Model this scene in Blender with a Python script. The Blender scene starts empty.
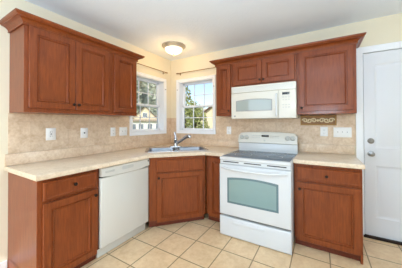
import bpy, bmesh, math, random
from mathutils import Vector, Matrix
random.seed(7)
sc = bpy.context.scene
COL = sc.collection
PI = math.pi

# ------------------------------------------------------------------ camera
F_PX, SX, SY, W_PX, H_PX = 198.06, 204.96, 121.36, 402.0, 268.0
cam_d = bpy.data.cameras.new('camera')
cam = bpy.data.objects.new('camera', cam_d)
COL.objects.link(cam)
cam_d.sensor_fit = 'HORIZONTAL'
cam_d.sensor_width = 36.0
cam_d.lens = 36.0 * F_PX / W_PX
cam_d.shift_x = (W_PX / 2 - SX) / W_PX
cam_d.shift_y = (SY - H_PX / 2) / W_PX
cam_d.clip_start = 0.02
cam_d.clip_end = 500
yaw, pitch, roll = 0.5285, 0.0091, -0.0036
fw = Vector((-math.sin(yaw) * math.cos(pitch), math.cos(yaw) * math.cos(pitch), math.sin(pitch)))
rt = Vector((math.cos(yaw), math.sin(yaw), 0))
up = rt.cross(fw)
r2 = rt * math.cos(roll) + up * math.sin(roll)
u2 = -rt * math.sin(roll) + up * math.cos(roll)
M = Matrix((r2, u2, -fw)).transposed().to_4x4()
M.translation = Vector((2.4182, -2.8821, 1.2957))
cam.matrix_world = M
sc.camera = cam

# ------------------------------------------------------------------ world, sun, added fill lamps, exposure
wd = bpy.data.worlds.new('sky')
sc.world = wd
wd.use_nodes = True
wn = wd.node_tree
wn.nodes.clear()
sky = wn.nodes.new('ShaderNodeTexSky')
sky.sky_type = 'NISHITA'
sky.sun_disc = False
sky.sun_elevation = math.radians(42)
sky.sun_rotation = math.radians(150)
sky.air_density = 1.0
sky.dust_density = 1.5
bg = wn.nodes.new('ShaderNodeBackground')
bg.inputs['Strength'].default_value = 0.21
wo = wn.nodes.new('ShaderNodeOutputWorld')
wn.links.new(sky.outputs[0], bg.inputs[0])
wn.links.new(bg.outputs[0], wo.inputs[0])


def light(name, kind, energy, color, loc, direction=None, size=None, size_y=None):
    d = bpy.data.lights.new(name, kind)
    d.energy = energy
    d.color = color
    o = bpy.data.objects.new(name, d)
    o.location = loc
    if direction is not None:
        o.rotation_euler = Vector(direction).to_track_quat('-Z', 'Y').to_euler()
    if kind == 'AREA':
        d.shape = 'RECTANGLE'
        d.size = size
        d.size_y = size_y
    elif size is not None:
        if kind == 'SUN':
            d.angle = size
        else:
            d.shadow_soft_size = size
    COL.objects.link(o)
    return o


light('sun', 'SUN', 2.6, (1, .96, .88), (0, -10, 20), (-.35, .75, -.62), math.radians(.6))
light('rear_fill', 'AREA', 33, (.63, .81, 1), (1.15, -4.48, 1.22), (0, 1, 0), 1.7, 1.9)  # unseen fill lamp, added at the rear to light camera-facing surfaces
light('side_fill', 'AREA', 19, (.65, .82, 1), (4.12, -2.6, 1.45), (-1, 0, 0), 2.2, 1.5)  # unseen fill lamp, added to light the left run from the right
light('ceiling_fill', 'AREA', 62, (.655, .83, 1), (2.5, -3.3, 1.55), (-.12, .22, 1), 0.6, 0.6)  # unseen upward fill lamp, added to brighten the ceiling
sc.view_settings.view_transform = 'Standard'
sc.view_settings.look = 'None'
sc.view_settings.exposure = 0.13
sc.view_settings.gamma = 1.0
sc.view_settings.use_curve_mapping = False
sc.cycles.use_denoising = True
sc.cycles.max_bounces = 10
sc.cycles.diffuse_bounces = 6
sc.cycles.glossy_bounces = 5
sc.cycles.transmission_bounces = 8
sc.cycles.transparent_max_bounces = 12
sc.cycles.sample_clamp_indirect = 6


# ------------------------------------------------------------------ materials
def lin(c):
    c = c / 255.0
    return c / 12.92 if c <= .04045 else ((c + .055) / 1.055) ** 2.4


def rgb(r, g, b):
    return (lin(r), lin(g), lin(b), 1)


class NT:
    def __init__(self, name):
        self.m = bpy.data.materials.new(name)
        self.m.use_nodes = True
        self.t = self.m.node_tree
        self.b = self.t.nodes['Principled BSDF']

    def n(self, typ, **kw):
        x = self.t.nodes.new(typ)
        for k, v in kw.items():
            if k in x.inputs.keys():
                x.inputs[k].default_value = v
            else:
                setattr(x, k, v)
        return x

    def l(self, a, b):
        self.t.links.new(a, b)

    def pos(self, kind='Object'):
        return self.n('ShaderNodeTexCoord').outputs[kind]

    def mapping(self, vec, scale=(1, 1, 1), loc=(0, 0, 0)):
        m = self.n('ShaderNodeMapping')
        m.inputs['Scale'].default_value = scale
        m.inputs['Location'].default_value = loc
        self.l(vec, m.inputs['Vector'])
        return m.outputs[0]

    def noise(self, vec, scale, detail=4, rough=.55, dist=0):
        x = self.n('ShaderNodeTexNoise')
        x.inputs['Scale'].default_value = scale
        x.inputs['Detail'].default_value = detail
        x.inputs['Roughness'].default_value = rough
        x.inputs['Distortion'].default_value = dist
        if vec is not None:
            self.l(vec, x.inputs['Vector'])
        return x.outputs['Fac']

    def ramp(self, fac, stops):
        r = self.n('ShaderNodeValToRGB')
        e = r.color_ramp.elements
        e[0].position, e[0].color = stops[0]
        e[1].position, e[1].color = stops[1]
        for p, c in stops[2:]:
            x = e.new(p)
            x.color = c
        self.l(fac, r.inputs[0])
        return r.outputs[0]

    def mix(self, fac, a, b, blend='MIX'):
        x = self.n('ShaderNodeMix', data_type='RGBA', blend_type=blend)
        for i, v in ((0, fac), (6, a), (7, b)):
            if isinstance(v, (int, float, tuple)):
                x.inputs[i].default_value = v
            else:
                self.l(v, x.inputs[i])
        return x.outputs[2]

    def bump(self, h, strength, dist=.002):
        x = self.n('ShaderNodeBump')
        x.inputs['Strength'].default_value = strength
        x.inputs['Distance'].default_value = dist
        self.l(h, x.inputs['Height'])
        self.l(x.outputs[0], self.b.inputs['Normal'])


def plain(name, col, rough=.5, metal=0.0, coat=0.0, var=.04, spec=.5):
    t = NT(name)
    v = t.noise(t.pos(), 9, 3)
    d = tuple(c * (1 - var) for c in col[:3]) + (1,)
    t.l(t.mix(v, d, col), t.b.inputs['Base Color'])
    t.b.inputs['Roughness'].default_value = rough
    t.b.inputs['Metallic'].default_value = metal
    t.b.inputs['Coat Weight'].default_value = coat
    t.b.inputs['Specular IOR Level'].default_value = spec
    return t.m


def wood(name, dark, light_, rough=.33):
    t = NT(name)
    p = t.pos()
    g = t.noise(t.mapping(p, (26, 26, 2.2)), 3.0, 6, .6, .4)
    c = t.ramp(g, [(.25, dark), (.8, light_)])
    blot = t.noise(t.mapping(p, (3, 3, 1.6)), 2.2, 3)
    c = t.mix(.25, c, t.ramp(blot, [(.3, dark), (.7, light_)]))
    t.l(c, t.b.inputs['Base Color'])
    t.b.inputs['Roughness'].default_value = rough
    t.b.inputs['Coat Weight'].default_value = .18
    t.b.inputs['Specular IOR Level'].default_value = .3
    t.b.inputs['Coat Roughness'].default_value = .12
    t.bump(g, .06, .001)
    return t.m


def stone(name, c1, c2, c3, rough=.35, s=7.0, tile=None, mortar=None, vec_xz=False):
    t = NT(name)
    p = t.pos()
    a = t.noise(p, s, 6, .65, .8)
    b = t.noise(p, s * 4.5, 5, .7)
    c = t.ramp(a, [(.3, c1), (.52, c2), (.72, c3)])
    c = t.mix(.35, c, t.ramp(b, [(.35, c1), (.6, c3)]))
    if tile:
        v = p
        if vec_xz:
            s3 = t.n('ShaderNodeSeparateXYZ')
            t.l(p, s3.inputs[0])
            cb = t.n('ShaderNodeCombineXYZ')
            t.l(s3.outputs[0], cb.inputs[0])
            t.l(s3.outputs[2], cb.inputs[1])
            v = cb.outputs[0]
        v = t.mapping(v, (1, 1, 1), tile[3])
        br = t.n('ShaderNodeTexBrick')
        br.offset = tile[4]
        br.inputs['Scale'].default_value = 1
        br.inputs['Brick Width'].default_value = tile[0]
        br.inputs['Row Height'].default_value = tile[1]
        br.inputs['Mortar Size'].default_value = tile[2]
        br.inputs['Mortar Smooth'].default_value = .2
        br.inputs['Color1'].default_value = (1, 1, 1, 1)
        br.inputs['Color2'].default_value = (.9, .9, .9, 1)
        br.inputs['Mortar'].default_value = (.5, .5, .5, 1)
        t.l(v, br.inputs['Vector'])
        c = t.mix(.6, c, br.outputs['Color'], 'MULTIPLY')
        c = t.mix(br.outputs['Fac'], c, mortar)
        inv = t.n('ShaderNodeMath', operation='SUBTRACT')
        inv.inputs[0].default_value = 1
        t.l(br.outputs['Fac'], inv.inputs[1])
        t.bump(inv.outputs[0], .35, .002)
    t.l(c, t.b.inputs['Base Color'])
    t.b.inputs['Roughness'].default_value = rough
    return t.m


def plaster(name, col, scale, strength, rough=.9):
    t = NT(name)
    p = t.pos()
    n = t.noise(p, scale, 4, .6)
    t.b.inputs['Base Color'].default_value = col
    t.b.inputs['Roughness'].default_value = rough
    t.bump(n, strength, .004)
    return t.m


def glass(name, tint=(1, 1, 1, 1), gloss=.06):
    t = NT(name)
    t.t.nodes.remove(t.b)
    out = t.t.nodes['Material Output']
    tr = t.n('ShaderNodeBsdfTransparent')
    tr.inputs[0].default_value = tint
    gl = t.n('ShaderNodeBsdfGlossy')
    gl.inputs['Roughness'].default_value = .02
    fr = t.n('ShaderNodeFresnel')
    fr.inputs['IOR'].default_value = 1.3
    mx = t.n('ShaderNodeMixShader')
    t.l(fr.outputs[0], mx.inputs[0])
    t.l(tr.outputs[0], mx.inputs[1])
    t.l(gl.outputs[0], mx.inputs[2])
    t.l(mx.outputs[0], out.inputs[0])
    return t.m


MAT = dict(
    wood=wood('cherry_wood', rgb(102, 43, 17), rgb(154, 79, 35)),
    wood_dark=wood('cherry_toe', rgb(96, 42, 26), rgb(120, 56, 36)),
    counter=stone('beige_laminate', rgb(206, 184, 156), rgb(226, 207, 181), rgb(238, 222, 200), .28, 16),
    upstand=stone('shaded_upstand', rgb(196, 164, 132), rgb(220, 194, 164), rgb(236, 216, 192), .35, 10),  # darker than the counter: the upright face's shade is in the colour
    splash=stone('travertine_tile', rgb(196, 164, 132), rgb(220, 194, 164), rgb(236, 216, 192), .4, 9,
                 (.33, .33, .002, (.10, .005, 0), .5), rgb(204, 178, 150), True),
    floor=stone('beige_floor_tile', rgb(218, 182, 138), rgb(236, 203, 158), rgb(246, 219, 178), .33, 5,
                (.315, .312, .0055, (-.91 + .315 * 9, 1.035 + .312 * 20, 0), 0.0), rgb(150, 122, 88)),
    wall=plaster('cream_wall_paint', rgb(232, 222, 198), 60, .05),
    ceiling=plaster('white_textured_ceiling', rgb(236, 243, 251), 30, .8),
    white=plain('white_trim_paint', rgb(243, 246, 250), .35, var=.01),
    door=plain('white_door_paint', rgb(228, 230, 234), .35, var=.01),
    appl=plain('white_enamel', rgb(216, 219, 221), .18, coat=.3, var=.01),
    dwwhite=plain('dishwasher_white_enamel', rgb(218, 216, 208), .2, coat=.3, var=.01),
    appl_warm=plain('bisque_white_plastic', rgb(222, 218, 207), .25, coat=.2, var=.01),
    palegrey=plain('pale_grey_print', rgb(196, 196, 190), .5),
    greytrim=plain('grey_print', rgb(150, 150, 150), .5),
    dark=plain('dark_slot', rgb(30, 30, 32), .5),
    black=plain('black_display', rgb(16, 18, 20), .1),
    cooktop=plain('grey_sheen_cooktop', rgb(110, 124, 138), .25, spec=.3),  # dark glass with its reflected sheen put into a grey base colour
    burner=plain('burner_ring_print', rgb(110, 116, 122), .3, spec=.2),
    ovenglass=plain('oven_glass', rgb(128, 160, 160), .06, coat=.6, var=.1),  # teal base colour stands in for the bright room reflected in the glass
    ovenedge=plain('oven_glass_border', rgb(92, 120, 128), .08, coat=.6),
    mwglass=plain('microwave_glass', rgb(160, 168, 164), .1, coat=.5, var=.05),
    bowl=plain('shaded_bowl_steel', rgb(150, 154, 160), .35, 1.0),  # darker copy of the sink steel, the bowls' shade put into the colour
    steel=plain('stainless_steel', rgb(198, 200, 204), .22, 1.0),
    nickel=plain('brushed_nickel', rgb(156, 154, 150), .28, 1.0),
    bronze=plain('oil_rubbed_bronze', rgb(52, 40, 34), .35, .8),
    rod=plain('antique_brass_rod', rgb(150, 116, 76), .4, .7),
    fixture=plain('champagne_fixture_metal', rgb(206, 192, 168), .4, .5),
    gold=plain('gilt_frame', rgb(168, 128, 70), .4, .3),
    plate=plain('white_plate_plastic', rgb(240, 240, 238), .3, var=.01),
    cream=plain('cream_plaque', rgb(236, 222, 186), .6, var=.15),
    umber=plain('umber_board', rgb(150, 112, 72), .5),
    glass=glass('window_glass'),
    lawn=plain('lawn_grass', rgb(122, 142, 70), .9, var=.4),
    bark=plain('bark', rgb(104, 88, 70), .9, var=.4),
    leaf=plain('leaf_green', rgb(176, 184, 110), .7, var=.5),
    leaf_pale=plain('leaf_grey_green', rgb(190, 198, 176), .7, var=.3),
    siding=plain('cream_siding', rgb(226, 212, 180), .8, var=.05),
    siding_white=plain('white_siding', rgb(236, 236, 230), .8, var=.05),
    shingle=plain('tan_shingles', rgb(176, 160, 138), .9, var=.2),
    rake=plain('brown_rake_board', rgb(98, 70, 52), .7),
    outglass=plain('far_window_glass', rgb(120, 132, 142), .15),
)
t_ = NT('frosted_lamp_glass')
t_.b.inputs['Base Color'].default_value = (.9, .88, .82, 1)
t_.b.inputs['Emission Color'].default_value = (1, .93, .78, 1)
t_.b.inputs['Emission Strength'].default_value = 1.1
MAT['lampglass'] = t_.m


# ------------------------------------------------------------------ mesh helpers
def merge(bm, tmp):
    me = bpy.data.meshes.new('t')
    tmp.to_mesh(me)
    tmp.free()
    bm.from_mesh(me)
    bpy.data.meshes.remove(me)


def box(bm, x0, x1, y0, y1, z0, z1, bev=0.0, seg=2):
    t = bmesh.new()
    bmesh.ops.create_cube(t, size=1)
    for v in t.verts:
        v.co = Vector((x0 + (v.co.x + .5) * (x1 - x0), y0 + (v.co.y + .5) * (y1 - y0), z0 + (v.co.z + .5) * (z1 - z0)))
    if bev > 0:
        bmesh.ops.bevel(t, geom=t.edges[:], offset=min(bev, .45 * min(x1 - x0, y1 - y0, z1 - z0)), segments=seg,
                        affect='EDGES', profile=.5)
    merge(bm, t)
    return bm


def rings(bm, rr, cap0=True, cap1=True, closed=False):
    vs = [[bm.verts.new(p) for p in r] for r in rr]
    n = len(rr[0])
    pairs = list(zip(vs[:-1], vs[1:])) + ([(vs[-1], vs[0])] if closed else [])
    for a, b in pairs:
        for i in range(n):
            j = (i + 1) % n
            bm.faces.new((a[i], a[j], b[j], b[i]))
    if not closed:
        if cap0:
            bm.faces.new(list(reversed(vs[0])))
        if cap1:
            bm.faces.new(vs[-1])
    return bm


AX = {'z': (Vector((1, 0, 0)), Vector((0, 1, 0)), Vector((0, 0, 1))),
      '-z': (Vector((0, 1, 0)), Vector((1, 0, 0)), Vector((0, 0, -1))),
      '-y': (Vector((1, 0, 0)), Vector((0, 0, 1)), Vector((0, -1, 0))),
      'x': (Vector((0, 1, 0)), Vector((0, 0, 1)), Vector((1, 0, 0)))}


def lathe(bm, prof, c, axis='z', n=24):
    a, b, d = AX[axis]
    c = Vector(c)
    rr = []
    for r, t in prof:
        r = max(r, 1e-4)
        rr.append([c + d * t + (a * math.cos(2 * PI * k / n) + b * math.sin(2 * PI * k / n)) * r for k in range(n)])
    return rings(bm, rr)


def tube(bm, pts, r, n=10):
    pts = [Vector(p) for p in pts]
    rs = r if isinstance(r, (list, tuple)) else [r] * len(pts)
    rr = []
    ref = None
    for i, p in enumerate(pts):
        d = (pts[min(i + 1, len(pts) - 1)] - pts[max(i - 1, 0)]).normalized()
        if ref is None:
            ref = Vector((0, 0, 1)) if abs(d.z) < .9 else Vector((1, 0, 0))
        a = (ref - d * ref.dot(d)).normalized()
        ref = a
        b = d.cross(a)
        rr.append([p + (a * math.cos(2 * PI * k / n) + b * math.sin(2 * PI * k / n)) * rs[i] for k in range(n)])
    return rings(bm, rr)


def rrect(w, h, r, n=5):
    out = []
    for cx, cy, a0 in ((w / 2 - r, h / 2 - r, 0), (-w / 2 + r, h / 2 - r, 90), (-w / 2 + r, -h / 2 + r, 180), (w / 2 - r, -h / 2 + r, 270)):
        for k in range(n + 1):
            a = math.radians(a0 + 90 * k / n)
            out.append((cx + r * math.cos(a), cy + r * math.sin(a)))
    return out


def offset_path(path, d, closed=False):
    """offset a plan polyline to its right-hand side by d with mitred corners"""
    n = len(path)
    out = []
    for i, p in enumerate(path):
        p = Vector(p)
        a = Vector(path[i - 1]) if (i > 0 or closed) else None
        b = Vector(path[(i + 1) % n]) if (i < n - 1 or closed) else None
        ns = []
        for s, e in ((a, p), (p, b)):
            if s is not None and e is not None:
                t = (e - s).normalized()
                ns.append(Vector((t.y, -t.x)))
        m = ns[0] if len(ns) == 1 else (ns[0] + ns[1]) / (1 + ns[0].dot(ns[1]))
        out.append(p + m * d)
    return out


def sweep(bm, path, prof, closed=False):
    """mitred moulding: prof = closed loop of (out, z)"""
    cols = []
    for o, z in prof:
        cols.append([Vector((q.x, q.y, z)) for q in offset_path(path, o, closed)])
    rr = [[cols[k][i] for k in range(len(prof))] for i in range(len(path))]
    rings(bm, rr, closed=closed)
    bmesh.ops.recalc_face_normals(bm, faces=bm.faces[:])
    return bm


def fill_holes(bm, outer, holes, z):
    t = bmesh.new()
    es = []
    for loop in [outer] + holes:
        vs = [t.verts.new((p[0], p[1], z)) for p in loop]
        for i in range(len(vs)):
            es.append(t.edges.new((vs[i], vs[(i + 1) % len(vs)])))
    bmesh.ops.triangle_fill(t, use_beauty=True, use_dissolve=False, edges=es)
    for f in t.faces:
        if f.normal.z < 0:
            f.normal_flip()
    merge(bm, t)


def link(name, bm, mat, parent=None, smooth=40):
    bmesh.ops.remove_doubles(bm, verts=bm.verts[:], dist=1e-5)
    bmesh.ops.recalc_face_normals(bm, faces=bm.faces[:])
    me = bpy.data.meshes.new(name)
    bm.to_mesh(me)
    bm.free()
    me.materials.append(MAT[mat])
    me.polygons.foreach_set('use_smooth', [True] * len(me.polygons))
    me.set_sharp_from_angle(angle=math.radians(smooth))
    o = bpy.data.objects.new(name, me)
    COL.objects.link(o)
    if parent is not None:
        o.parent = parent
    return o


def tag(o, label, cat, group=None):
    o['label'] = label
    o['category'] = cat
    if group:
        o['group'] = group
    return o


def thing(name, label, cat, loc=(0, 0, 0), rotz=0.0, group=None):
    o = bpy.data.objects.new(name, None)
    o.empty_display_size = .05
    COL.objects.link(o)
    o.location = loc
    o.rotation_euler = (0, 0, rotz)
    return tag(o, label, cat, group)


def struct(name, bm, mat, parent=None):
    o = link(name, bm, mat, parent)
    if parent is None:
        o['kind'] = 'structure'
    return o


def B():
    return bmesh.new()


LEFT, BACK = PI / 2, 0.0     # left-wall units are built facing -y and turned to face +x

# ------------------------------------------------------------------ room shell
H = 2.468
RX, RY = 4.2, -4.6
W1 = (-.893, -.196, 1.159, 2.041)     # left window opening  y0 y1 z0 z1
W2 = (.188, .897, 1.159, 2.041)       # back window opening  x0 x1 z0 z1
TH = .16
struct('floor', box(B(), -TH, RX + TH, RY - TH, TH, -.08, 0), 'floor')
struct('ceiling', box(B(), -TH - .3, RX + TH + .3, RY - TH - .3, TH + .3, H, H + .12), 'ceiling')


def wall_with_hole(name, a0, a1, hole, along, mat='wall', base=0.0):
    bm = B()
    h0, h1, z0, z1 = hole
    for (p, q, s, e) in ((a0, h0, 0, H), (h1, a1, 0, H), (h0, h1, 0, z0), (h0, h1, z1, H)):
        if q - p < 1e-4 or e - s < 1e-4:
            continue
        if along == 'y':
            box(bm, base - TH, base, p, q, s, e)
        else:
            box(bm, p, q, base, base + TH, s, e)
    return struct(name, bm, mat)


wall_with_hole('wall_left', RY, 0.0, W1, 'y')
bm = B()
DX0, DX1, DZ1 = 2.846, 3.665, 2.088
for p, q, s, e in ((-TH, W2[0], 0, H), (W2[0], W2[1], 0, W2[2]), (W2[0], W2[1], W2[3], H), (W2[1], DX0 - .02, 0, H),
                   (DX0 - .02, DX1 + .02, DZ1 + .02, H), (DX1 + .02, RX + TH, 0, H)):
    box(bm, p, q, 0, TH, s, e)
struct('wall_back', bm, 'wall')
bm = B()
for p, q, s, e in ((RY, -3.75, 0, H), (-1.45, 0, 0, H), (-3.75, -1.45, 0, .7), (-3.75, -1.45, 2.2, H)):
    box(bm, RX, RX + TH, p, q, s, e)
struct('wall_right', bm, 'wall')
bm = B()
for p, q, s, e in ((-TH, .25, 0, H), (2.85, RX + TH, 0, H), (.25, 2.85, 2.2, H)):
    box(bm, p, q, RY - TH, RY, s, e)
struct('wall_rear', bm, 'wall')


def added_window(name, w, z0, z1, loc, rotz):  # unseen frame and pane, made up to go with a fill lamp
    r = thing(name, 'unseen white framed window added for a fill lamp', 'window', loc, rotz)
    for k in ('label', 'category'):
        del r[k]
    r['kind'] = 'structure'
    bm = B()
    for a in (-w / 2, -.03, w / 2 - .06):
        box(bm, a, a + .06, .03, .09, z0, z1, .004)
    box(bm, -w / 2, w / 2, .03, .09, z0, z0 + .07, .004)
    box(bm, -w / 2, w / 2, .03, .09, z1 - .07, z1, .004)
    link('window_frame', bm, 'white', r)
    link('pane', box(B(), -w / 2 + .03, w / 2 - .03, .058, .063, z0 + .03, z1 - .03), 'glass', r)


added_window('added_window_rear', 2.598, 0.002, 2.198, (1.55, RY, 0), PI)  # added around the rear fill lamp
added_window('added_window_side', 2.298, .702, 2.198, (RX, -2.6, 0), -PI / 2)  # added around the side fill lamp


def sash(parent, name, x0, x1, z0, z1, y0, y1):
    st = .032
    bm = B()
    box(bm, x0, x0 + st, y0, y1, z0, z1, .004)
    box(bm, x1 - st, x1, y0, y1, z0, z1, .004)
    box(bm, x0, x1, y0, y1, z0, z0 + st, .004)
    box(bm, x0, x1, y0, y1, z1 - st, z1, .004)
    s = link(name, bm, 'white', parent)
    ym = (y0 + y1) / 2
    g = B()
    gw = (x1 - x0 - 2 * st) / 3
    for k in (1, 2):
        box(g, x0 + st + gw * k - .007, x0 + st + gw * k + .007, ym - .008, ym + .008, z0 + st, z1 - st, .003)
    zm = (z0 + z1) / 2
    box(g, x0 + st, x1 - st, ym - .008, ym + .008, zm - .007, zm + .007, .003)
    link('muntin_grille', g, 'white', s)
    link('pane', box(B(), x0 + st - .004, x1 - st + .004, ym - .0025, ym + .0025, z0 + st - .004, z1 - st + .004), 'glass', s)
    return s


def window(name, a0, a1, z0, z1, loc, rotz):
    """local: x along the wall, -y into the room"""
    r = bpy.data.objects.new(name, None)
    COL.objects.link(r)
    r.location = loc
    r.rotation_euler = (0, 0, rotz)
    r['kind'] = 'structure'
    cw = .056
    # casing: picture-frame trim with a stepped profile, mitred
    bm = B()
    prof = [(0, 0), (0, -.012), (.009, -.016), (.030, -.016), (.035, -.022), (.045, -.022), (.045, 0)]
    rr = []
    for cx, cz, sx_, sz_ in ((a0, z0, -1, -1), (a1, z0, 1, -1), (a1, z1, 1, 1), (a0, z1, -1, 1)):
        rr.append([Vector((cx + sx_ * o, y - .0005, cz + sz_ * o)) for o, y in prof])
    rings(bm, rr, closed=True)
    link('window_casing', bm, 'white', r)
    e = .001
    bm = B()
    jt = .012
    for p, q, s, f in ((a0 + e, a0 + jt, z0 + e, z1 - e), (a1 - jt, a1 - e, z0 + e, z1 - e), (a0 + e, a1 - e, z0 + e, z0 + jt), (a0 + e, a1 - e, z1 - jt, z1 - e)):
        box(bm, p, q, -.006, TH - .004, s, f)
    link('jamb', bm, 'white', r)
    zm = (z0 + z1) / 2 - .005
    x0, x1 = a0 + jt + .001, a1 - jt - .001
    sash(r, 'upper_sash', x0, x1, zm - .02, z1 - jt - .001, .118, .148)
    sash(r, 'lower_sash', x0, x1, z0 + jt + .001, zm + .022, .084, .114)
    bm = B()
    box(bm, (a0 + a1) / 2 - .025, (a0 + a1) / 2 + .025, .066, .083, zm + .004, zm + .020, .003)
    link('sash_latch', bm, 'white', r)
    for x in (a0 - .022, a1 + .022):
        bm = lathe(B(), [(.006, 0), (.006, .004), (.003, .006), (.003, .014), (.005, .018), (.001, .020)], (x, -.0155, 1.90), '-y', 10)
        link('tieback_hook', bm, 'bronze', r)
    return r


window('window_1', W1[0], W1[1], W1[2], W1[3], (0, 0, 0), LEFT)
window('window_2', W2[0], W2[1], W2[2], W2[3], (0, 0, 0), BACK)


# ------------------------------------------------------------------ panel faces (cabinet doors, entry door)
def panel_board(bm, x0, x1, z0, z1, yf, th, stile=.052, panel=True):
    """slab with front at y=-yf, back at y=-(yf-th); recessed panel with a bead"""
    if panel:
        prof = [(.004, -(yf - th)), (0, -(yf - th) + .004), (0, -yf + .003), (.003, -yf), (stile, -yf), (stile + .002, -yf + .009), (stile + .008, -yf + .009), (stile + .010, -yf + .003), (stile + .015, -yf + .003),
                (stile + .022, -yf + .015)]
    else:
        prof = [(0, -(yf - th)), (0, -yf + .005), (.006, -yf), (.018, -yf), (.022, -yf + .003)]
    rr = [[Vector((x0 + i, y, z0 + i)), Vector((x1 - i, y, z0 + i)), Vector((x1 - i, y, z1 - i)), Vector((x0 + i, y, z1 - i))] for i, y in prof]
    return rings(bm, rr)


KN = [(.007, 0), (.007, .003), (.0045, .006), (.0045, .012), (.012, .016), (.0145, .021), (.013, .026), (.007, .029), (.0005, .030)]


def knob(parent, x, z, yf):
    return link('knob', lathe(B(), KN, (x, -yf, z), '-y', 16), 'bronze', parent)


def cab_door(parent, x0, x1, z0, z1, yf, kn=None, name='door'):
    d = link(name, panel_board(B(), x0, x1, z0, z1, yf, .019), 'wood', parent, 25)
    if kn:
        knob(d, kn[0], kn[1], yf)
    return d


def cab_drawer(parent, x0, x1, z0, z1, yf, kn=None, name='drawer'):
    d = link(name, panel_board(B(), x0, x1, z0, z1, yf, .019, panel=False), 'wood', parent, 25)
    if kn:
        knob(d, kn[0], kn[1], yf)
    return d


UB, UT, UD = 1.394, 2.150, .325
UY = UD + .0230


def upper(label, u0, u1, wall, z0, z1, doors, group):
    c = (u0 + u1) / 2
    loc = (0, c, z0) if wall == LEFT else (c, 0, z0)
    r = thing('upper_cabinet', label, 'cabinet', loc, wall, group)
    h = z1 - z0
    bm = box(B(), u0 - c + .0006, u1 - c - .0006, -UD, -.002, 0.0, h, .0015, 1)
    link('cabinet_body', bm, 'wood', r)
    for d0, d1, zz0, zz1, kn in doors:
        k = None if kn is None else (kn[0] - c, kn[1] - z0)
        cab_door(r, d0 - c, d1 - c, zz0 - z0, zz1 - z0, UY, k)
    return r


G_UP = 'cherry wall cabinets'
upper('cherry double-door wall cabinet at far left with two dark knobs', -2.233, -1.4345, LEFT, UB, UT,
      [(-2.206, -1.8475, 1.430, 2.108, (-1.868, 1.478)), (-1.8435, -1.490, 1.430, 2.108, (-1.823, 1.478))], G_UP)
upper('narrow cherry single-door wall cabinet just left of the left window', -1.4335, -1.082, LEFT, UB, UT,
      [(-1.420, -1.108, 1.430, 2.108, None)], G_UP)
upper('slim cherry wall cabinet between back window and microwave', 1.116, 1.3735, BACK, UB, UT,
      [(1.146, 1.346, 1.430, 2.108, (1.326, 1.466))], G_UP)
upper('short two-door cherry cabinet above the microwave', 1.3745, 2.1795, BACK, 1.781, UT,
      [(1.390, 1.774, 1.806, 2.108, (1.752, 1.848)), (1.778, 2.156, 1.806, 2.108, (1.800, 1.848))], G_UP)
upper('wide single-door cherry wall cabinet right of the microwave', 2.1805, 2.743, BACK, UB, UT,
      [(2.206, 2.716, 1.430, 2.108, (2.230, 1.466))], G_UP)

CROWN = [(.0006, 2.112), (.013, 2.112), (.014, 2.120), (.010, 2.124), (.013, 2.132), (.020, 2.142), (.031, 2.151), (.046, 2.157), (.056, 2.159),
         (.056, 2.164), (.062, 2.167), (.069, 2.173), (.073, 2.180), (.073, 2.189), (.0006, 2.189)]
tag(link('crown_molding', sweep(B(), [(.003, -2.233), (UD, -2.233), (UD, -1.082), (.003, -1.082)], CROWN), 'wood', None, 30),
    'cherry crown molding along top of the left wall cabinets', 'molding', 'crown moldings')
tag(link('crown_molding', sweep(B(), [(1.116, -.003), (1.116, -UD), (2.743, -UD), (2.743, -.003)], CROWN), 'wood', None, 30),
    'cherry crown molding above the microwave-side wall cabinets', 'molding', 'crown moldings')

# ------------------------------------------------------------------ base cabinets
BD, BY, BT = .590, .6130, .878
G_BASE = 'cherry base cabinets'


def base(label, u0, u1, wall, fronts, ends=(False, False)):
    c = (u0 + u1) / 2
    loc = (0, c, 0) if wall == LEFT else (c, 0, 0)
    r = thing('base_cabinet', label, 'cabinet', loc, wall, G_BASE)
    a, b = u0 - c, u1 - c
    bm = box(B(), a, b, -BD, -.003, .10, BT, .0015, 1)
    if ends[0]:
        box(bm, a, a + .018, -BD + .0, -.003, 0.0, .11)
    if ends[1]:
        box(bm, b - .018, b, -BD + .0, -.003, 0.0, .11)
    link('cabinet_body', bm, 'wood', r)
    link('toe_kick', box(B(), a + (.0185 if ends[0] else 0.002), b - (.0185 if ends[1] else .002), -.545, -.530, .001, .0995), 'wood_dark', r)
    for kind, d0, d1, z0, z1, kn in fronts:
        k = None if kn is None else (kn[0] - c, kn[1])
        (cab_door if kind == 'door' else cab_drawer)(r, d0 - c, d1 - c, z0, z1, BY, k)
    return r


base('cherry base cabinet with drawer and door left of the dishwasher', -2.238, -1.762, LEFT,
     [('drawer', -2.205, -1.788, .708, .850, (-1.985, .785)), ('door', -2.205, -1.788, .082, .686, (-1.812, .636))], (True, False))
base('slim cherry base cabinet between corner sink cabinet and range', 1.100, 1.378, BACK,
     [('door', 1.146, 1.356, .082, .850, None)])
base('cherry base cabinet with drawer and wide door right of the range', 2.171, 2.744, BACK,
     [('drawer', 2.200, 2.728, .706, .842, (2.464, .772)), ('door', 2.200, 2.728, .082, .684, (2.226, .618))], (False, True))

# diagonal corner sink cabinet
DA, DB = Vector((.600, -1.136)), Vector((1.090, -.606))
dm = (DA + DB) / 2
dang = math.atan2((DB - DA).y, (DB - DA).x)
dw = (DB - DA).length
r = thing('corner_sink_cabinet', 'diagonal cherry sink base cabinet in the room corner', 'cabinet', (dm.x, dm.y, 0), dang, G_BASE)
bm = box(B(), -dw / 2, dw / 2, -.010, .010, .10, BT, .0015, 1)
link('face_frame', bm, 'wood', r)
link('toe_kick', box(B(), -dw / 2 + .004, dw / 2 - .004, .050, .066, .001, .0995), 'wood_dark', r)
cab_drawer(r, -.268, .322, .694, .842, .0330, None, 'false_drawer_front')
cab_door(r, -.268, .322, .082, .676, .0330, (-.244, .628))

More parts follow.
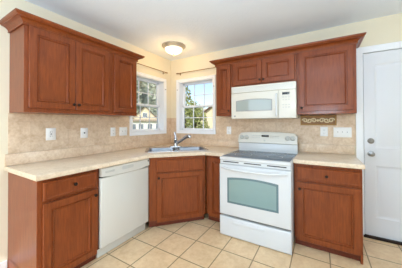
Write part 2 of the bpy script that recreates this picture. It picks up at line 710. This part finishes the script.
# ------------------------------------------------------------------ countertops
CT = .920


def countertop(label, outline, holes, strips, name='countertop'):
    r = thing(name, label, 'countertop', (0, 0, 0))
    bm = B()
    # outline runs clockwise seen from above => offset_path's right side is inward
    lv = [(0.008, CT), (.003, CT - .002), (0, CT - .008), (0, CT - .034), (.003, CT - .041)]
    loops = [offset_path(outline, d, True) for d, _ in lv]
    rr = [[Vector((q.x, q.y, z)) for q in lp] for lp, (_, z) in zip(loops, lv)]
    rings(bm, rr, False, False)
    fill_holes(bm, [(q.x, q.y) for q in loops[0]], holes, CT)
    fill_holes(bm, [(q.x, q.y) for q in loops[-1]], holes, CT - .041)
    for h in holes:
        rings(bm, [[Vector((p[0], p[1], CT)) for p in h], [Vector((p[0], p[1], CT - .041)) for p in h]], False, False)
    link('worktop', bm, 'counter', r)
    bm = B()
    for s in strips:
        box(bm, *s, CT + .0005, 1.026, .004)
    link('upstand', bm, 'upstand', r)
    return r


SC = Vector((.600, -.590))           # sink centre
sang = math.radians(43)


def sink_to_world(p):
    return (SC.x + p[0] * math.cos(sang) - p[1] * math.sin(sang), SC.y + p[0] * math.sin(sang) + p[1] * math.cos(sang))


hole = [sink_to_world(p) for p in rrect(.815, .475, .05)]
countertop('beige laminate countertop running from left end round the corner sink to range',
           [(.003, -2.262), (.003, -.003), (1.389, -.003), (1.389, -.648), (1.108, -.648), (.648, -1.160), (.648, -2.262)], [hole],
           [(.003, .022, -2.262, -.003), (.023, 1.389, -.022, -.003)])
countertop('short beige laminate countertop right of the range', [(2.1695, -.648), (2.1695, -.003), (2.757, -.003), (2.757, -.648)], [],
           [(2.1695, 2.757, -.022, -.003)])

# ------------------------------------------------------------------ tiled backsplashes (structure-fixed, each one run)
ZS = 1.027
TT = 1.393
bm = B()
wl, wr = W1[0] - .0465, W1[1] + .0465
for p, q, s, e in ((-2.240, wl, ZS, TT), (wl, wr, ZS, W1[2] - .0465), (wr, -.010, ZS, TT)):
    box(bm, p, q, -.008, -.0005, s, e)
o = link('tile_backsplash', bm, 'splash')
o.rotation_euler = (0, 0, LEFT)
tag(o, 'tan travertine tile backsplash on left wall below the cabinets', 'backsplash', 'tile backsplashes')
bm = B()
wl, wr = W2[0] - .0465, W2[1] + .0465
for p, q, s, e in ((.0005, wl, ZS, TT), (wl, wr, ZS, W2[2] - .0465), (wr, 1.3905, ZS, TT), (1.3905, 2.1680, .90, TT), (2.1680, 2.770, ZS, TT)):
    box(bm, p, q, -.008, -.0005, s, e)
tag(link('tile_backsplash', bm, 'splash'), 'tan travertine tile backsplash on back wall behind the range', 'backsplash', 'tile backsplashes')

# ------------------------------------------------------------------ sink and faucet
r = thing('kitchen_sink', 'stainless double-bowl sink set diagonally in the corner countertop', 'sink', (SC.x, SC.y, CT), sang)
bm = B()
bw, bd, br_, by = .380, .375, .05, -.030
bc = (-.204, .204)
holes = [[(p[0] + c, p[1] + by) for p in rrect(bw, bd, br_)] for c in bc]
orim = rrect(.860, .520, .055)
fill_holes(bm, orim, holes, .006)
rings(bm, [[Vector((p[0], p[1], .006)) for p in orim], [Vector((p[0] * 1.006, p[1] * 1.008, .0008)) for p in orim]], False, False)
link('sink_rim', bm, 'steel', r)
for c in bc:
    bm = B()
    lv = [(0, .006), (.004, .001), (.008, -.02), (.016, -.150), (.034, -.170), (.06, -.176)]
    rr = [[Vector((p[0] + c, p[1] + by, z)) for p in rrect(bw - 2 * i, bd - 2 * i, max(.02, br_ - i * .4))] for i, z in lv]
    rings(bm, rr, False, True)
    b = link('bowl', bm, 'bowl', r)
    link('drain', lathe(B(), [(.0005, .002), (.02, .001), (.034, .003), (.042, .003), (.042, 0), (.0005, 0)], (c, by, -.1755), 'z', 20), 'nickel', b)
fb = Vector(sink_to_world((.0, .205)))
r = thing('faucet', 'chrome single-lever faucet standing at the back of the sink', 'faucet', (fb.x, fb.y, CT + .0065), math.radians(36))
bm = B()
rr = [[Vector((p[0], p[1], z)) for p in rrect(.20 * k, .055 * k, .026 * k)] for k, z in ((1, 0), (1, .006), (.9, .012))]
rings(bm, rr)
link('escutcheon', bm, 'steel', r)
link('faucet_body', lathe(B(), [(.034, .0125), (.032, .02), (.028, .03), (.027, .10), (.030, .105), (.030, .125), (.022, .14), (.0005, .143)], (0, 0, 0), 'z', 20), 'steel', r)
link('spout', tube(B(), [(.010, -.006, .050), (.06, -.030, .086), (.12, -.062, .128), (.172, -.090, .164), (.196, -.103, .176), (.216, -.113, .170), (.221, -.115, .146)],
                   [.022, .022, .022, .025, .028, .028, .022], 14), 'steel', r)
link('lever', tube(B(), [(0, 0, .138), (-.003, .003, .165), (-.012, .008, .210), (-.016, .010, .232)], [.022, .018, .016, .012], 12), 'steel', r)

# ------------------------------------------------------------------ dishwasher
DU0, DU1 = -1.760, -1.1515
c = (DU0 + DU1) / 2
w2 = (DU1 - DU0) / 2 - .003
r = thing('dishwasher', 'white built-in dishwasher under the left counter', 'dishwasher', (0, c, 0), LEFT)
link('tub_body', box(B(), -w2, w2, -.585, -.01, .10, .872), 'dark', r)
bm = B()
prof = [(0, -.588), (0, -.612), (.006, -.620), (.012, -.622)]
rr = [[Vector((x, y, z)) for x, z in ((-w2 + i, .112 + i), (w2 - i, .112 + i), (w2 - i, .772 - i), (-w2 + i, .772 - i))] for i, y in prof]
rings(bm, rr)
d = link('door', bm, 'dwwhite', r)
# bowed control panel above the door
bm = B()
N = 16
lo = []
for k in range(N + 1):
    x = -w2 + 2 * w2 * k / N
    s = 1 - (2 * k / N - 1) ** 2
    lo.append((x, .788 - .018 * s))
for (y, zi) in ((-.590, 0), (-.622, 0), (-.630, .006)):
    pass
rr = []
for k in range(N + 1):
    x, zb = lo[k]
    rr.append([Vector((x, -.590, zb)), Vector((x, -.624, zb)), Vector((x, -.632, zb + .008)), Vector((x, -.628, .866)), Vector((x, -.618, .874)), Vector((x, -.590, .874))])
rings(bm, rr)
p = link('control_panel', bm, 'dwwhite', r)
bm = B()
rr = [[Vector((-.005 + a, y, .832 + b)) for a, b in rrect(w, h, .010)] for w, h, y in ((.145, .034, -.6285), (.145, .034, -.6325), (.130, .020, -.6335))]
rings(bm, rr)
link('latch_handle', bm, 'palegrey', p)
link('badge', box(B(), -.265, -.165, -.6335, -.6285, .818, .838, .002), 'palegrey', p)
link('indicator', box(B(), w2 - .024, w2 - .010, -.6335, -.627, .838, .858, .002), 'dark', p)
link('toe_panel', box(B(), -w2, w2, -.562, -.545, .004, .108, .003), 'dwwhite', r)

# ------------------------------------------------------------------ range
RU0, RU1 = 1.3915, 2.1660
rc = (RU0 + RU1) / 2
w2 = (RU1 - RU0) / 2
r = thing('electric_range', 'white freestanding electric range with dark glass cooktop', 'range', (rc, 0, 0), BACK)
link('range_body', box(B(), -w2 + .003, w2 - .003, -.745, -.112, .045, .868, .003), 'appl', r)
link('gap_shade_plate', box(B(), -w2 + .008, w2 - .008, -.747, -.7455, .03, .866), 'dark', r)  # dark plate added behind the gaps to stand for their shade
bm = box(B(), -w2, w2, -.79, -.150, .870, .906, .010, 3)
ct = link('cooktop_frame', bm, 'appl', r)
g = link('glass_top', box(B(), -w2 + .014, w2 - .014, -.75, -.190, .9065, .9105, .003), 'cooktop', ct)
for x, y, rad in ((-.18, -.55, .105), (.19, -.55, .085), (-.18, -.25, .08), (.19, -.25, .10)):
    bm = B()
    rings(bm, [[Vector((x + q * math.cos(2 * PI * k / 32), y + q * math.sin(2 * PI * k / 32), z)) for k in range(32)]
               for q, z in ((rad - .005, .9108), (rad, .9108), (rad, .9112), (rad - .005, .9112))], closed=True)
    link('burner_ring', bm, 'burner', ct)
# backguard: upright riser below a leaning control panel with a softly arched top
bgd = link('backguard', box(B(), -w2, w2, -.149, -.112, .870, 1.016, .003), 'appl', r)
bm = B()
N = 20
rr = []
for k in range(N + 1):
    x = -w2 + 2 * w2 * k / N
    t = abs(2 * k / N - 1)
    top = 1.174 - .020 * t ** 2 - (.030 * ((t - .9) / .1) ** 2 if t > .9 else 0)
    rr.append([Vector((x, -.112, 1.017)), Vector((x, -.160, 1.017)), Vector((x, -.176, 1.026)), Vector((x, -.157, top - .012)), Vector((x, -.145, top)), Vector((x, -.112, top))])
rings(bm, rr)
cpan = link('control_panel', bm, 'appl_warm', r)
yk = .1665
for x in (-.335, -.265, .275, .335):
    bm = lathe(B(), [(.031, 0), (.031, .006), (.025, .010), (.022, .026), (.012, .030), (.0005, .030)], (x, -yk, 1.098), '-y', 20)
    box(bm, x - .004, x + .004, -yk - .036, -yk - .026, 1.080, 1.116, .002)
    link('knob', bm, 'palegrey', cpan)
link('clock_display', box(B(), -.055, .040, -yk - .004, -yk + .006, 1.108, 1.132, .002), 'black', cpan)
for row in (0, 1):
    for k in range(6):
        for q in (-1, 1):
            x = -.010 + q * (.075 + k * .020)
            link('touch_key', box(B(), x - .006, x + .006, -yk - .0035, -yk + .008, 1.116 - row * .022, 1.124 - row * .022), 'palegrey', cpan)
link('badge', lathe(B(), [(.012, 0), (.012, .003), (.0005, .0035)], (-.015, -.1715, 1.058), '-y', 20), 'palegrey', cpan)
# vent trim with slots
vt = link('vent_trim', box(B(), -w2 + .004, w2 - .004, -.78, -.747, .826, .868, .004), 'appl', r)
for x0, x1 in ((-.345, -.155), (-.095, .095), (.155, .345)):
    link('vent_slot', box(B(), x0, x1, -.7812, -.775, .846, .858, .002), 'dark', vt)
# oven door
bm = B()
prof = [(0, -.749), (0, -.787), (.008, -.797), (.020, -.8)]
rr = [[Vector((x, y, z)) for x, z in ((-w2 + i, .246 + i), (w2 - i, .246 + i), (w2 - i, .822 - i), (-w2 + i, .822 - i))] for i, y in prof]
rings(bm, rr)
od = link('oven_door', bm, 'appl', r)


def arch(x0, x1, z0, z1, rise, n=16):
    pts = [(x0, z0), (x1, z0)]
    for k in range(n + 1):
        u = k / n
        pts.append((x1 + (x0 - x1) * u, z1 + rise * (1 - (2 * u - 1) ** 2)))
    return pts


for nm, mt, e, ya, yb in (('window_border', 'ovenedge', 0, -.7995, -.8015), ('oven_window', 'ovenglass', .022, -.8018, -.8028)):
    pts = arch(1.494 - rc + e, 2.050 - rc - e, .392 + e, .676 - e, .020)
    link(nm, rings(B(), [[Vector((x, ya, z)) for x, z in pts], [Vector((x, yb, z)) for x, z in pts]]), mt, od)
# bowed full-width handle
pts = []
for k in range(21):
    u = k / 20
    x = -.350 + .700 * u
    pts.append((x, -.802 - .040 * min(1, 6 * min(u, 1 - u)), .792 - .016 * (1 - (2 * u - 1) ** 2)))
link('oven_handle', tube(B(), pts, .013, 12), 'appl', od)
# storage drawer
bm = B()
prof = [(0, -.749), (0, -.785), (.008, -.793), (.018, -.795)]
rr = [[Vector((x, y, z)) for x, z in ((-w2 + i, .008 + i), (w2 - i, .008 + i), (w2 - i, .224 - i), (-w2 + i, .224 - i))] for i, y in prof]
rings(bm, rr)
sd = link('storage_drawer', bm, 'appl', r)
bm = B()
rr = [[Vector((a - .05, y, .178 + b)) for a, b in rrect(w, h, h * .48)] for w, h, y in ((.36, .036, -.7945), (.36, .036, -.798), (.34, .022, -.8005))]
rings(bm, rr)
link('drawer_grip', bm, 'appl', sd)
for x in (-w2 + .05, w2 - .05):
    for y in (-.66, -.16):
        link('foot', lathe(B(), [(.018, .0005), (.018, .012), (.010, .014), (.010, .045)], (x, y, 0), 'z', 12), 'dark', r)

# ------------------------------------------------------------------ microwave
MU0, MU1, MZ0, MZ1, MYF = 1.3775, 2.1775, 1.350, 1.780, .395
mc = (MU0 + MU1) / 2
w2 = (MU1 - MU0) / 2
r = thing('microwave', 'white over-the-range microwave hung under the short cabinet', 'microwave', (mc, 0, MZ0), BACK)
h = MZ1 - MZ0
link('microwave_body', box(B(), -w2, w2, -.360, -.010, .002, h - .001, .004), 'appl_warm', r)
vg = link('vent_grille', box(B(), -w2, w2, -MYF + .004, -.3605, h - .088, h - .001, .006, 3), 'appl_warm', r)
bm = B()
for k in range(5):
    box(bm, -w2 + .03, w2 - .03, -MYF + .0015, -MYF + .006, h - .078 + k * .013, h - .074 + k * .013)
link('louver_line', bm, 'appl', vg)
dx1 = .205
bm = box(B(), -w2, dx1 - .001, -MYF, -.3605, .003, h - .090, .008, 3)
md = link('microwave_door', bm, 'appl_warm', r)
for nm, mt, e, ya, yb in (('window_border', 'greytrim', 0, -MYF + .0005, -MYF - .0010), ('window_glass', 'mwglass', .010, -MYF - .0012, -MYF - .0025)):
    pts = arch(-w2 + .068 + e, .134 - e, .098 + e, .236 - e, .018)
    link(nm, rings(B(), [[Vector((x, ya, z)) for x, z in pts], [Vector((x, yb, z)) for x, z in pts]]), mt, md)
link('door_handle', tube(B(), [(.186, -MYF, .035), (.186, -MYF - .022, .045), (.186, -MYF - .030, .08), (.186, -MYF - .032, .165), (.186, -MYF - .030, .25), (.186, -MYF - .022, .285), (.186, -MYF, .295)],
                         .012, 12), 'appl', md)
link('badge', lathe(B(), [(.011, 0), (.011, .002), (.0005, .0025)], (-w2 + .052, -MYF, .036), '-y', 20), 'greytrim', md)
cp = link('control_panel', box(B(), dx1, w2, -MYF + .002, -.3605, .003, h - .090, .006, 3), 'appl_warm', r)
link('display', box(B(), dx1 + .045, dx1 + .125, -MYF, -MYF + .008, h - .150, h - .122, .002), 'black', cp)
for i in range(5):
    for j in range(3):
        if i == 2:
            continue
        x = dx1 + .045 + j * .032
        z = h - .185 - i * .030
        link('key', box(B(), x, x + .020, -MYF + .0005, -MYF + .006, z, z + .011, .001, 1), 'palegrey', cp)

# ------------------------------------------------------------------ wall plates
G_PL = 'white wall plates'


def wall_plate(name, label, u, z, w, hh, wall, kind):
    loc = (.0082, u, z) if wall == LEFT else (u, -.0082, z)
    r = thing(name, label, 'outlet' if kind in ('outlet', 'jack', 'gfci') else 'switch', loc, wall, G_PL)
    bm = B()
    rr = [[Vector((a, y, b)) for a, b in rrect(w_, h_, .004, 3)] for w_, h_, y in ((w, hh, 0), (w, hh, -.003), (w - .006, hh - .006, -.006))]
    rings(bm, rr)
    link('cover_plate', bm, 'plate', r)
    if kind == 'outlet':
        for dz in (.020, -.020):
            s = link('receptacle', rings(B(), [[Vector((a, y, dz + b)) for a, b in rrect(.033, .028, .010)] for y in (-.0055, -.008)]), 'plate', r)
            for dx in (-.007, .007):
                link('slot', box(B(), dx - .0012, dx + .0012, -.0084, -.007, dz - .004, dz + .006), 'dark', s)
            link('slot', lathe(B(), [(.0025, 0), (.0025, .0012)], (0, -.0072, dz - .009), '-y', 8), 'dark', s)
    elif kind == 'gfci':
        s = link('receptacle', rings(B(), [[Vector((a, y, b)) for a, b in rrect(.035, .068, .004)] for y in (-.0055, -.009)]), 'plate', r)
        for dz in (.022, -.022):
            for dx in (-.007, .007):
                link('slot', box(B(), dx - .0014, dx + .0014, -.0094, -.008, dz - .005, dz + .006), 'dark', s)
        for dz in (.005, -.005):
            link('button', box(B(), -.008, .008, -.0104, -.008, dz - .003, dz + .003, .001), 'greytrim', s)
    elif kind == 'jack':
        link('jack', lathe(B(), [(.008, 0), (.008, .004), (.005, .005), (.005, .010), (.0005, .010)], (0, -.0055, 0), '-y', 14), 'dark', r)
    else:
        n = kind
        for k in range(n):
            x = (k - (n - 1) / 2) * .046
            s = link('toggle_slot', rings(B(), [[Vector((x + a, y, b)) for a, b in rrect(.012, .026, .002)] for y in (-.0055, -.007)]), 'plate', r)
            link('toggle', box(B(), x - .004, x + .004, -.017, -.0065, -.001, .009, .002), 'greytrim', s)
    return r


wall_plate('outlet', 'white duplex outlet, leftmost on the left tile wall', -1.916, 1.188, .088, .125, LEFT, 'gfci')
wall_plate('cable_outlet', 'white plate with single round jack on left tile wall', -1.582, 1.186, .082, .118, LEFT, 'jack')
wall_plate('outlet', 'slim white duplex outlet left of the double switch plate', -1.206, 1.184, .072, .116, LEFT, 'outlet')
wall_plate('light_switch', 'white double switch plate beside the left window', -1.046, 1.184, .124, .118, LEFT, 2)
wall_plate('outlet', 'white duplex outlet under slim cabinet left of the range', 1.175, 1.182, .076, .122, BACK, 'outlet')
wall_plate('outlet', 'white duplex outlet right of range below the gilt plaque', 2.454, 1.186, .080, .116, BACK, 'outlet')
wall_plate('light_switch', 'wide white triple switch plate nearest the white door', 2.642, 1.180, .180, .120, BACK, 3)

# ------------------------------------------------------------------ gilt plaque
px0, px1, pz0, pz1 = 2.192, 2.584, 1.264, 1.388
r = thing('decorative_plaque', 'long gilt-framed scrollwork plaque hung under the right wall cabinet', 'plaque', ((px0 + px1) / 2, -.0085, pz0), BACK)
wv, hv = px1 - px0, pz1 - pz0
prof = [(0, 0), (0, -.012), (.006, -.018), (.012, -.018), (.017, -.010), (.017, 0)]
rr = [[Vector((cx + sx_ * o, y, cz + sz_ * o)) for o, y in prof] for cx, cz, sx_, sz_ in ((-wv / 2, 0, 1, 1), (wv / 2, 0, -1, 1), (wv / 2, hv, -1, -1), (-wv / 2, hv, 1, -1))]
link('frame', rings(B(), rr, closed=True), 'gold', r)
link('backing', box(B(), -wv / 2 + .014, wv / 2 - .014, -.007, -.0005, .014, hv - .014), 'umber', r)
for s in (-1, 1):
    for cx, sg in ((.045, 1), (.095, -1), (.145, 1)):
        pts = []
        for k in range(26):
            a = k / 25 * 2.4 * PI
            rad = .030 * (1 - k / 32)
            pts.append((s * (cx + rad * 1.1 * math.cos(a)), -.0095, hv / 2 + sg * rad * .95 * math.sin(a)))
        link('scroll', tube(B(), pts, .0075, 8), 'cream', r)
link('rosette', lathe(B(), [(.016, 0), (.014, .004), (.008, .003), (.006, .007), (.0005, .008)], (0, -.0068, hv / 2), '-y', 14), 'cream', r)
for k in range(9):
    x = -wv / 2 + .035 + k * (wv - .07) / 8
    for z in (.021, hv - .021):
        link('bead', lathe(B(), [(.006, 0), (.004, .003), (.0005, .004)], (x, -.0068, z), '-y', 10), 'gold', r)

# ------------------------------------------------------------------ entry door
r = bpy.data.objects.new('door_1', None)
COL.objects.link(r)
r.location = (DX0, 0, 0)
r['kind'] = 'structure'
W_ = DX1 - DX0
bm = B()
cas = [(0, 0), (0, -.010), (.010, -.014), (.048, -.014), (.056, -.018), (.068, -.018), (.068, 0)]
rr = []
for cx, cz, ox, oz in ((-.004, .001, -1, 0), (-.004, DZ1 + .004, -1, 1), (W_ + .004, DZ1 + .004, 1, 1), (W_ + .004, .001, 1, 0)):
    rr.append([Vector((cx + ox * o, y - .0005, cz + oz * o)) for o, y in cas])
rings(bm, rr)
link('door_casing', bm, 'white', r)
bm = B()
box(bm, -.019, -.004, -.0, .12, .001, DZ1 + .018)
box(bm, W_ + .004, W_ + .019, 0, .12, .001, DZ1 + .018)
box(bm, -.004, W_ + .004, 0, .12, DZ1 + .004, DZ1 + .018)
link('door_jamb', bm, 'white', r)
bm = B()
# leaf with four sunk panels: frame of stiles and rails around recessed fields
yf, yb = .006, .046
xs = [0.003, .100, W_ / 2 - .055, W_ / 2 + .055, W_ - .100, W_ - .003]
zs = [.022, .230, .810, 1.010, DZ1 - .135, DZ1 - .003]
box(bm, xs[0], xs[1], yf, yb, zs[0], zs[5])
box(bm, xs[4], xs[5], yf, yb, zs[0], zs[5])
box(bm, xs[2], xs[3], yf, yb, zs[0], zs[5])
for a, b in ((zs[0], zs[1]), (zs[2], zs[3]), (zs[4], zs[5])):
    box(bm, xs[1], xs[2], yf, yb, a, b)
    box(bm, xs[3], xs[4], yf, yb, a, b)
for xa, xb in ((xs[1], xs[2]), (xs[3], xs[4])):
    for za, zb in ((zs[1], zs[2]), (zs[3], zs[4])):
        pr = [(0, yf), (.014, yf + .010), (.030, yf + .010), (.052, yf + .002)]
        rr = [[Vector((x, y, z)) for x, z in ((xa + i, za + i), (xb - i, za + i), (xb - i, zb - i), (xa + i, zb - i))] for i, y in pr]
        rings(bm, rr, False, True)
link('door_leaf', bm, 'door', r)
link('gap_strip', box(B(), -.0038, .0025, .030, .046, .022, DZ1 + .003), 'dark', r)
for z, nm in ((1.088, 'deadbolt'), (.944, 'door_knob')):
    if nm == 'deadbolt':
        p_ = [(.031, 0), (.031, .006), (.026, .012), (.020, .014), (.018, .020), (.0005, .021)]
    else:
        p_ = [(.032, 0), (.032, .006), (.014, .012), (.012, .030), (.022, .036), (.028, .048), (.026, .060), (.014, .066), (.0005, .067)]
    link(nm, lathe(B(), p_, (.062, yf, z), '-y', 20), 'nickel', r)
struct('trim_1', box(B(), DX0 - .016, DX1 + .016, -.035, .12, .0008, .020, .004), 'bronze')
struct('baseboard_left', box(B(), .0006, .014, RY + .002, -2.242, .0005, .090, .004), 'white')
struct('baseboard_back', box(B(), DX1 + .075, RX - .002, -.014, -.0006, .0005, .090, .004), 'white')

# ------------------------------------------------------------------ curtain rods
def curtain_rod(label, a, b, wall):
    c = (a + b) / 2
    loc = (.0005, c, 2.195) if wall == LEFT else (c, -.0005, 2.190)
    r = thing('curtain_rod', label, 'curtain rod', loc, wall, 'curtain rods')
    link('rod', tube(B(), [(a - c, -.058, 0), (b - c, -.058, 0)], .006, 10), 'rod', r)
    for s, e in ((-1, a - c), (1, b - c)):
        link('finial', tube(B(), [(e, -.058, 0), (e + s * .006, -.058, 0), (e + s * .016, -.058, 0), (e + s * .026, -.058, 0), (e + s * .032, -.058, 0)], [.007, .011, .013, .010, .003], 12), 'rod', r)
        x = e - s * .02
        bm = box(B(), x - .010, x + .010, -.004, -.0002, -.024, .024, .002)
        tube(bm, [(x, -.003, -.004), (x, -.035, -.010), (x, -.058, -.008)], .004, 8)
        link('bracket', bm, 'rod', r)


curtain_rod('thin brass curtain rod above the left window', -.930, -.195, LEFT)
curtain_rod('thin brass curtain rod above the back window', .205, 1.030, BACK)

# ------------------------------------------------------------------ ceiling lamp
LC = (.505, -.535)
r = thing('ceiling_light', 'flush round ceiling lamp with frosted glass dome near the corner', 'lamp', (LC[0], LC[1], H - .0005))
link('canopy', lathe(B(), [(.176, 0), (.178, .008), (.172, .018), (.160, .026), (.154, .036), (.146, .048), (.134, .050), (.130, .026), (.0005, .022)], (0, 0, 0), '-z', 40), 'fixture', r)
bm = B()
dp = [(.132, .044)]
for k in range(1, 9):
    a = k / 8 * PI / 2
    dp.append((.131 * math.cos(a), .048 + .074 * math.sin(a)))
lathe(bm, dp, (0, 0, 0), '-z', 40)
link('glass_dome', bm, 'lampglass', r)
link('finial', lathe(B(), [(.016, .120), (.018, .126), (.010, .132), (.014, .140), (.009, .150), (.0005, .154)], (0, 0, 0), '-z', 16), 'fixture', r)
light('ceiling_light_bulb', 'POINT', 5, (1, .60, .20), (LC[0], LC[1], H - .22), None, .09)

# ------------------------------------------------------------------ outside
GZ = -1.0
struct('ground', box(B(), -75, 40, TH + .02, 95, GZ - .2, GZ), 'lawn')


def polar(deg, d):
    a = math.radians(deg)
    return (2.418 - d * math.sin(a), -2.882 + d * math.cos(a))


def gable(bm, x0, x1, y0, y1, z0, zpk):
    xm = (x0 + x1) / 2
    rings(bm, [[Vector((x0, y, z0)), Vector((x1, y, z0)), Vector((xm, y, zpk))] for y in (y0, y1)])


def roof(bm, x0, x1, y0, y1, z0, zpk, over=.35, th=.16):
    xm = (x0 + x1) / 2
    k = (zpk - z0) / (xm - x0)
    for s in (-1, 1):
        xe = x0 - over if s < 0 else x1 + over
        ze = z0 - over * k
        rings(bm, [[Vector((xm, y, zpk + .02)), Vector((xe, y, ze + .02)), Vector((xe, y, ze + th)), Vector((xm, y, zpk + th))] for y in (y0 - over, y1 + over)])


def far_window(parent, x, z, w, hh, y):
    f = link('window', box(B(), x - w / 2 - .08, x + w / 2 + .08, y - .07, y - .002, z - .08, z + hh + .08), 'siding_white', parent)
    link('pane', box(B(), x - w / 2, x + w / 2, y - .085, y - .072, z, z + hh), 'outglass', f)


# cream house with gable and low white wing, seen through the left window
p = polar(47.0, 44)
r = thing('house', 'cream gabled house with white wing seen through the left window', 'house', (p[0], p[1], GZ), math.radians(47), 'neighbouring houses')
link('wall', box(B(), -8, 7, 0, 7, 0, 2.75), 'siding_white', r)
bm = B()
rings(bm, [[Vector((x, -.5, 2.72)), Vector((x, -.5, 2.86)), Vector((x, 3.4, 4.25)), Vector((x, 7.5, 2.86)), Vector((x, 7.5, 2.72)), Vector((x, 3.4, 4.10))] for x in (-8.4, 7.4)])
link('roof', bm, 'shingle', r)
bm = box(B(), -2.6, 2.4, .4, 6, 2.76, 3.4)
gable(bm, -2.6, 2.4, .4, 6, 3.4, 5.9)
link('gable_wall', bm, 'siding', r)
bm = B()
roof(bm, -2.6, 2.4, .4, 6, 3.4, 5.9)
link('gable_roof', bm, 'rake', r)
for x in (-4.2, -2.4, -.9, .9, 2.6, 4.4):
    far_window(r, x, 1.05, .9, 1.1, 0)
far_window(r, -.1, 3.5, .9, 1.0, .4)
# cream house at the right of the back window
p = polar(30.4, 30)
r = thing('house', 'cream house with brown rake board seen through the back window', 'house', (p[0], p[1], GZ), math.radians(27), 'neighbouring houses')
bm = box(B(), -1.6, 4.4, 0, 8, 0, 2.6)
gable(bm, -1.6, 4.4, 0, 8, 2.6, 4.95)
link('wall', bm, 'siding', r)
bm = B()
roof(bm, -1.6, 4.4, 0, 8, 2.6, 4.95, .4, .30)
link('roof', bm, 'rake', r)
far_window(r, 1.9, 1.0, .9, 1.1, 0)
# larger tan roof behind it
p = polar(27.0, 46)
r = thing('house', 'larger cream house rising behind the brown-raked one', 'house', (p[0], p[1], GZ), math.radians(27), 'neighbouring houses')
link('wall', box(B(), -3.0, 8, 0, 8, 0, 4.3), 'siding', r)
bm = B()
rings(bm, [[Vector((x, -.4, 4.28)), Vector((x, -.4, 4.45)), Vector((x, 4, 5.9)), Vector((x, 8.4, 4.45)), Vector((x, 8.4, 4.28)), Vector((x, 4, 5.7))] for x in (-3.4, 8.4)])
link('roof', bm, 'siding', r)


def crown_mesh(w, d, hh, z0, n, leaf):
    bm = B()
    for _ in range(n):
        while True:
            q = Vector((random.uniform(-1, 1), random.uniform(-1, 1), random.uniform(-1, 1)))
            if .25 < q.length < 1:
                break
        k = 1 - .35 * max(q.z, 0)
        c0 = Vector((q.x * w * k, q.y * d * k, z0 + hh / 2 + q.z * hh / 2))
        a = Vector((random.gauss(0, 1), random.gauss(0, 1), random.gauss(0, 1))).normalized()
        b = a.orthogonal().normalized()
        c_ = a.cross(b)
        s = leaf * random.uniform(.6, 1.3)
        v = [bm.verts.new(c0 + b * s), bm.verts.new(c0 + c_ * s * .6 + a * s * .15), bm.verts.new(c0 - b * s), bm.verts.new(c0 - c_ * s * .6 + a * s * .15)]
        bm.faces.new(v)
    return bm


def tree(name, label, cat, deg, dist, w, z0, z1, n, leaf, mat, grp):
    p = polar(deg, dist)
    r = thing(name, label, cat, (p[0], p[1], GZ), random.uniform(0, 6), grp)
    z0, z1 = z0 - GZ, z1 - GZ
    bm = B()
    tube(bm, [(0, 0, 0), (.05, 0, z0 + .1), (.0, .06, (z0 + z1) / 2), (.03, 0, z1 * .9)], [.16, .13, .08, .02], 8)
    for k in range(5):
        a = k * 1.26
        zz = z0 + (z1 - z0) * (.15 + .1 * k)
        tube(bm, [(0, 0, zz), (w * .6 * math.cos(a), w * .6 * math.sin(a), zz + (z1 - z0) * .2)], [.05, .015], 6)
    link('trunk', bm, 'bark', r)
    cm = crown_mesh(w, w, z1 - z0, z0, n, leaf)
    me = bpy.data.meshes.new('foliage')
    cm.to_mesh(me)
    cm.free()
    me.materials.append(MAT[mat])
    o = bpy.data.objects.new('foliage', me)
    COL.objects.link(o)
    o.parent = r


GT = 'trees outside'
tree('tree', 'tall narrow leafy tree at left edge of back window', 'tree', 36.0, 17, .75, -.2, 4.9, 900, .13, 'leaf', GT)
tree('tree', 'bushy lower tree in middle of the back window', 'tree', 33.0, 20, 1.3, -.4, 3.5, 1100, .15, 'leaf', GT)
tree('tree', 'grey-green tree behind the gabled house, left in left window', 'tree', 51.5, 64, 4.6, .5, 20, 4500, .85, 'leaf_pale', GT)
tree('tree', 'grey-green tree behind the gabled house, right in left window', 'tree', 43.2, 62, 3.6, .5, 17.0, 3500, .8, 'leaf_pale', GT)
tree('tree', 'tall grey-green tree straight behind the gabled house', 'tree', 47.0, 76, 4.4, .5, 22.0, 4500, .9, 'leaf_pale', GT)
tree('shrub', 'round green shrub in front of the brown-raked house', 'shrub', 29.3, 24, .55, -.95, 1.0, 500, .10, 'leaf', None)
tree('shrub', 'low pale shrub below the bushy tree in back window', 'shrub', 34.5, 15, .8, -.95, 1.1, 500, .10, 'leaf_pale', None)
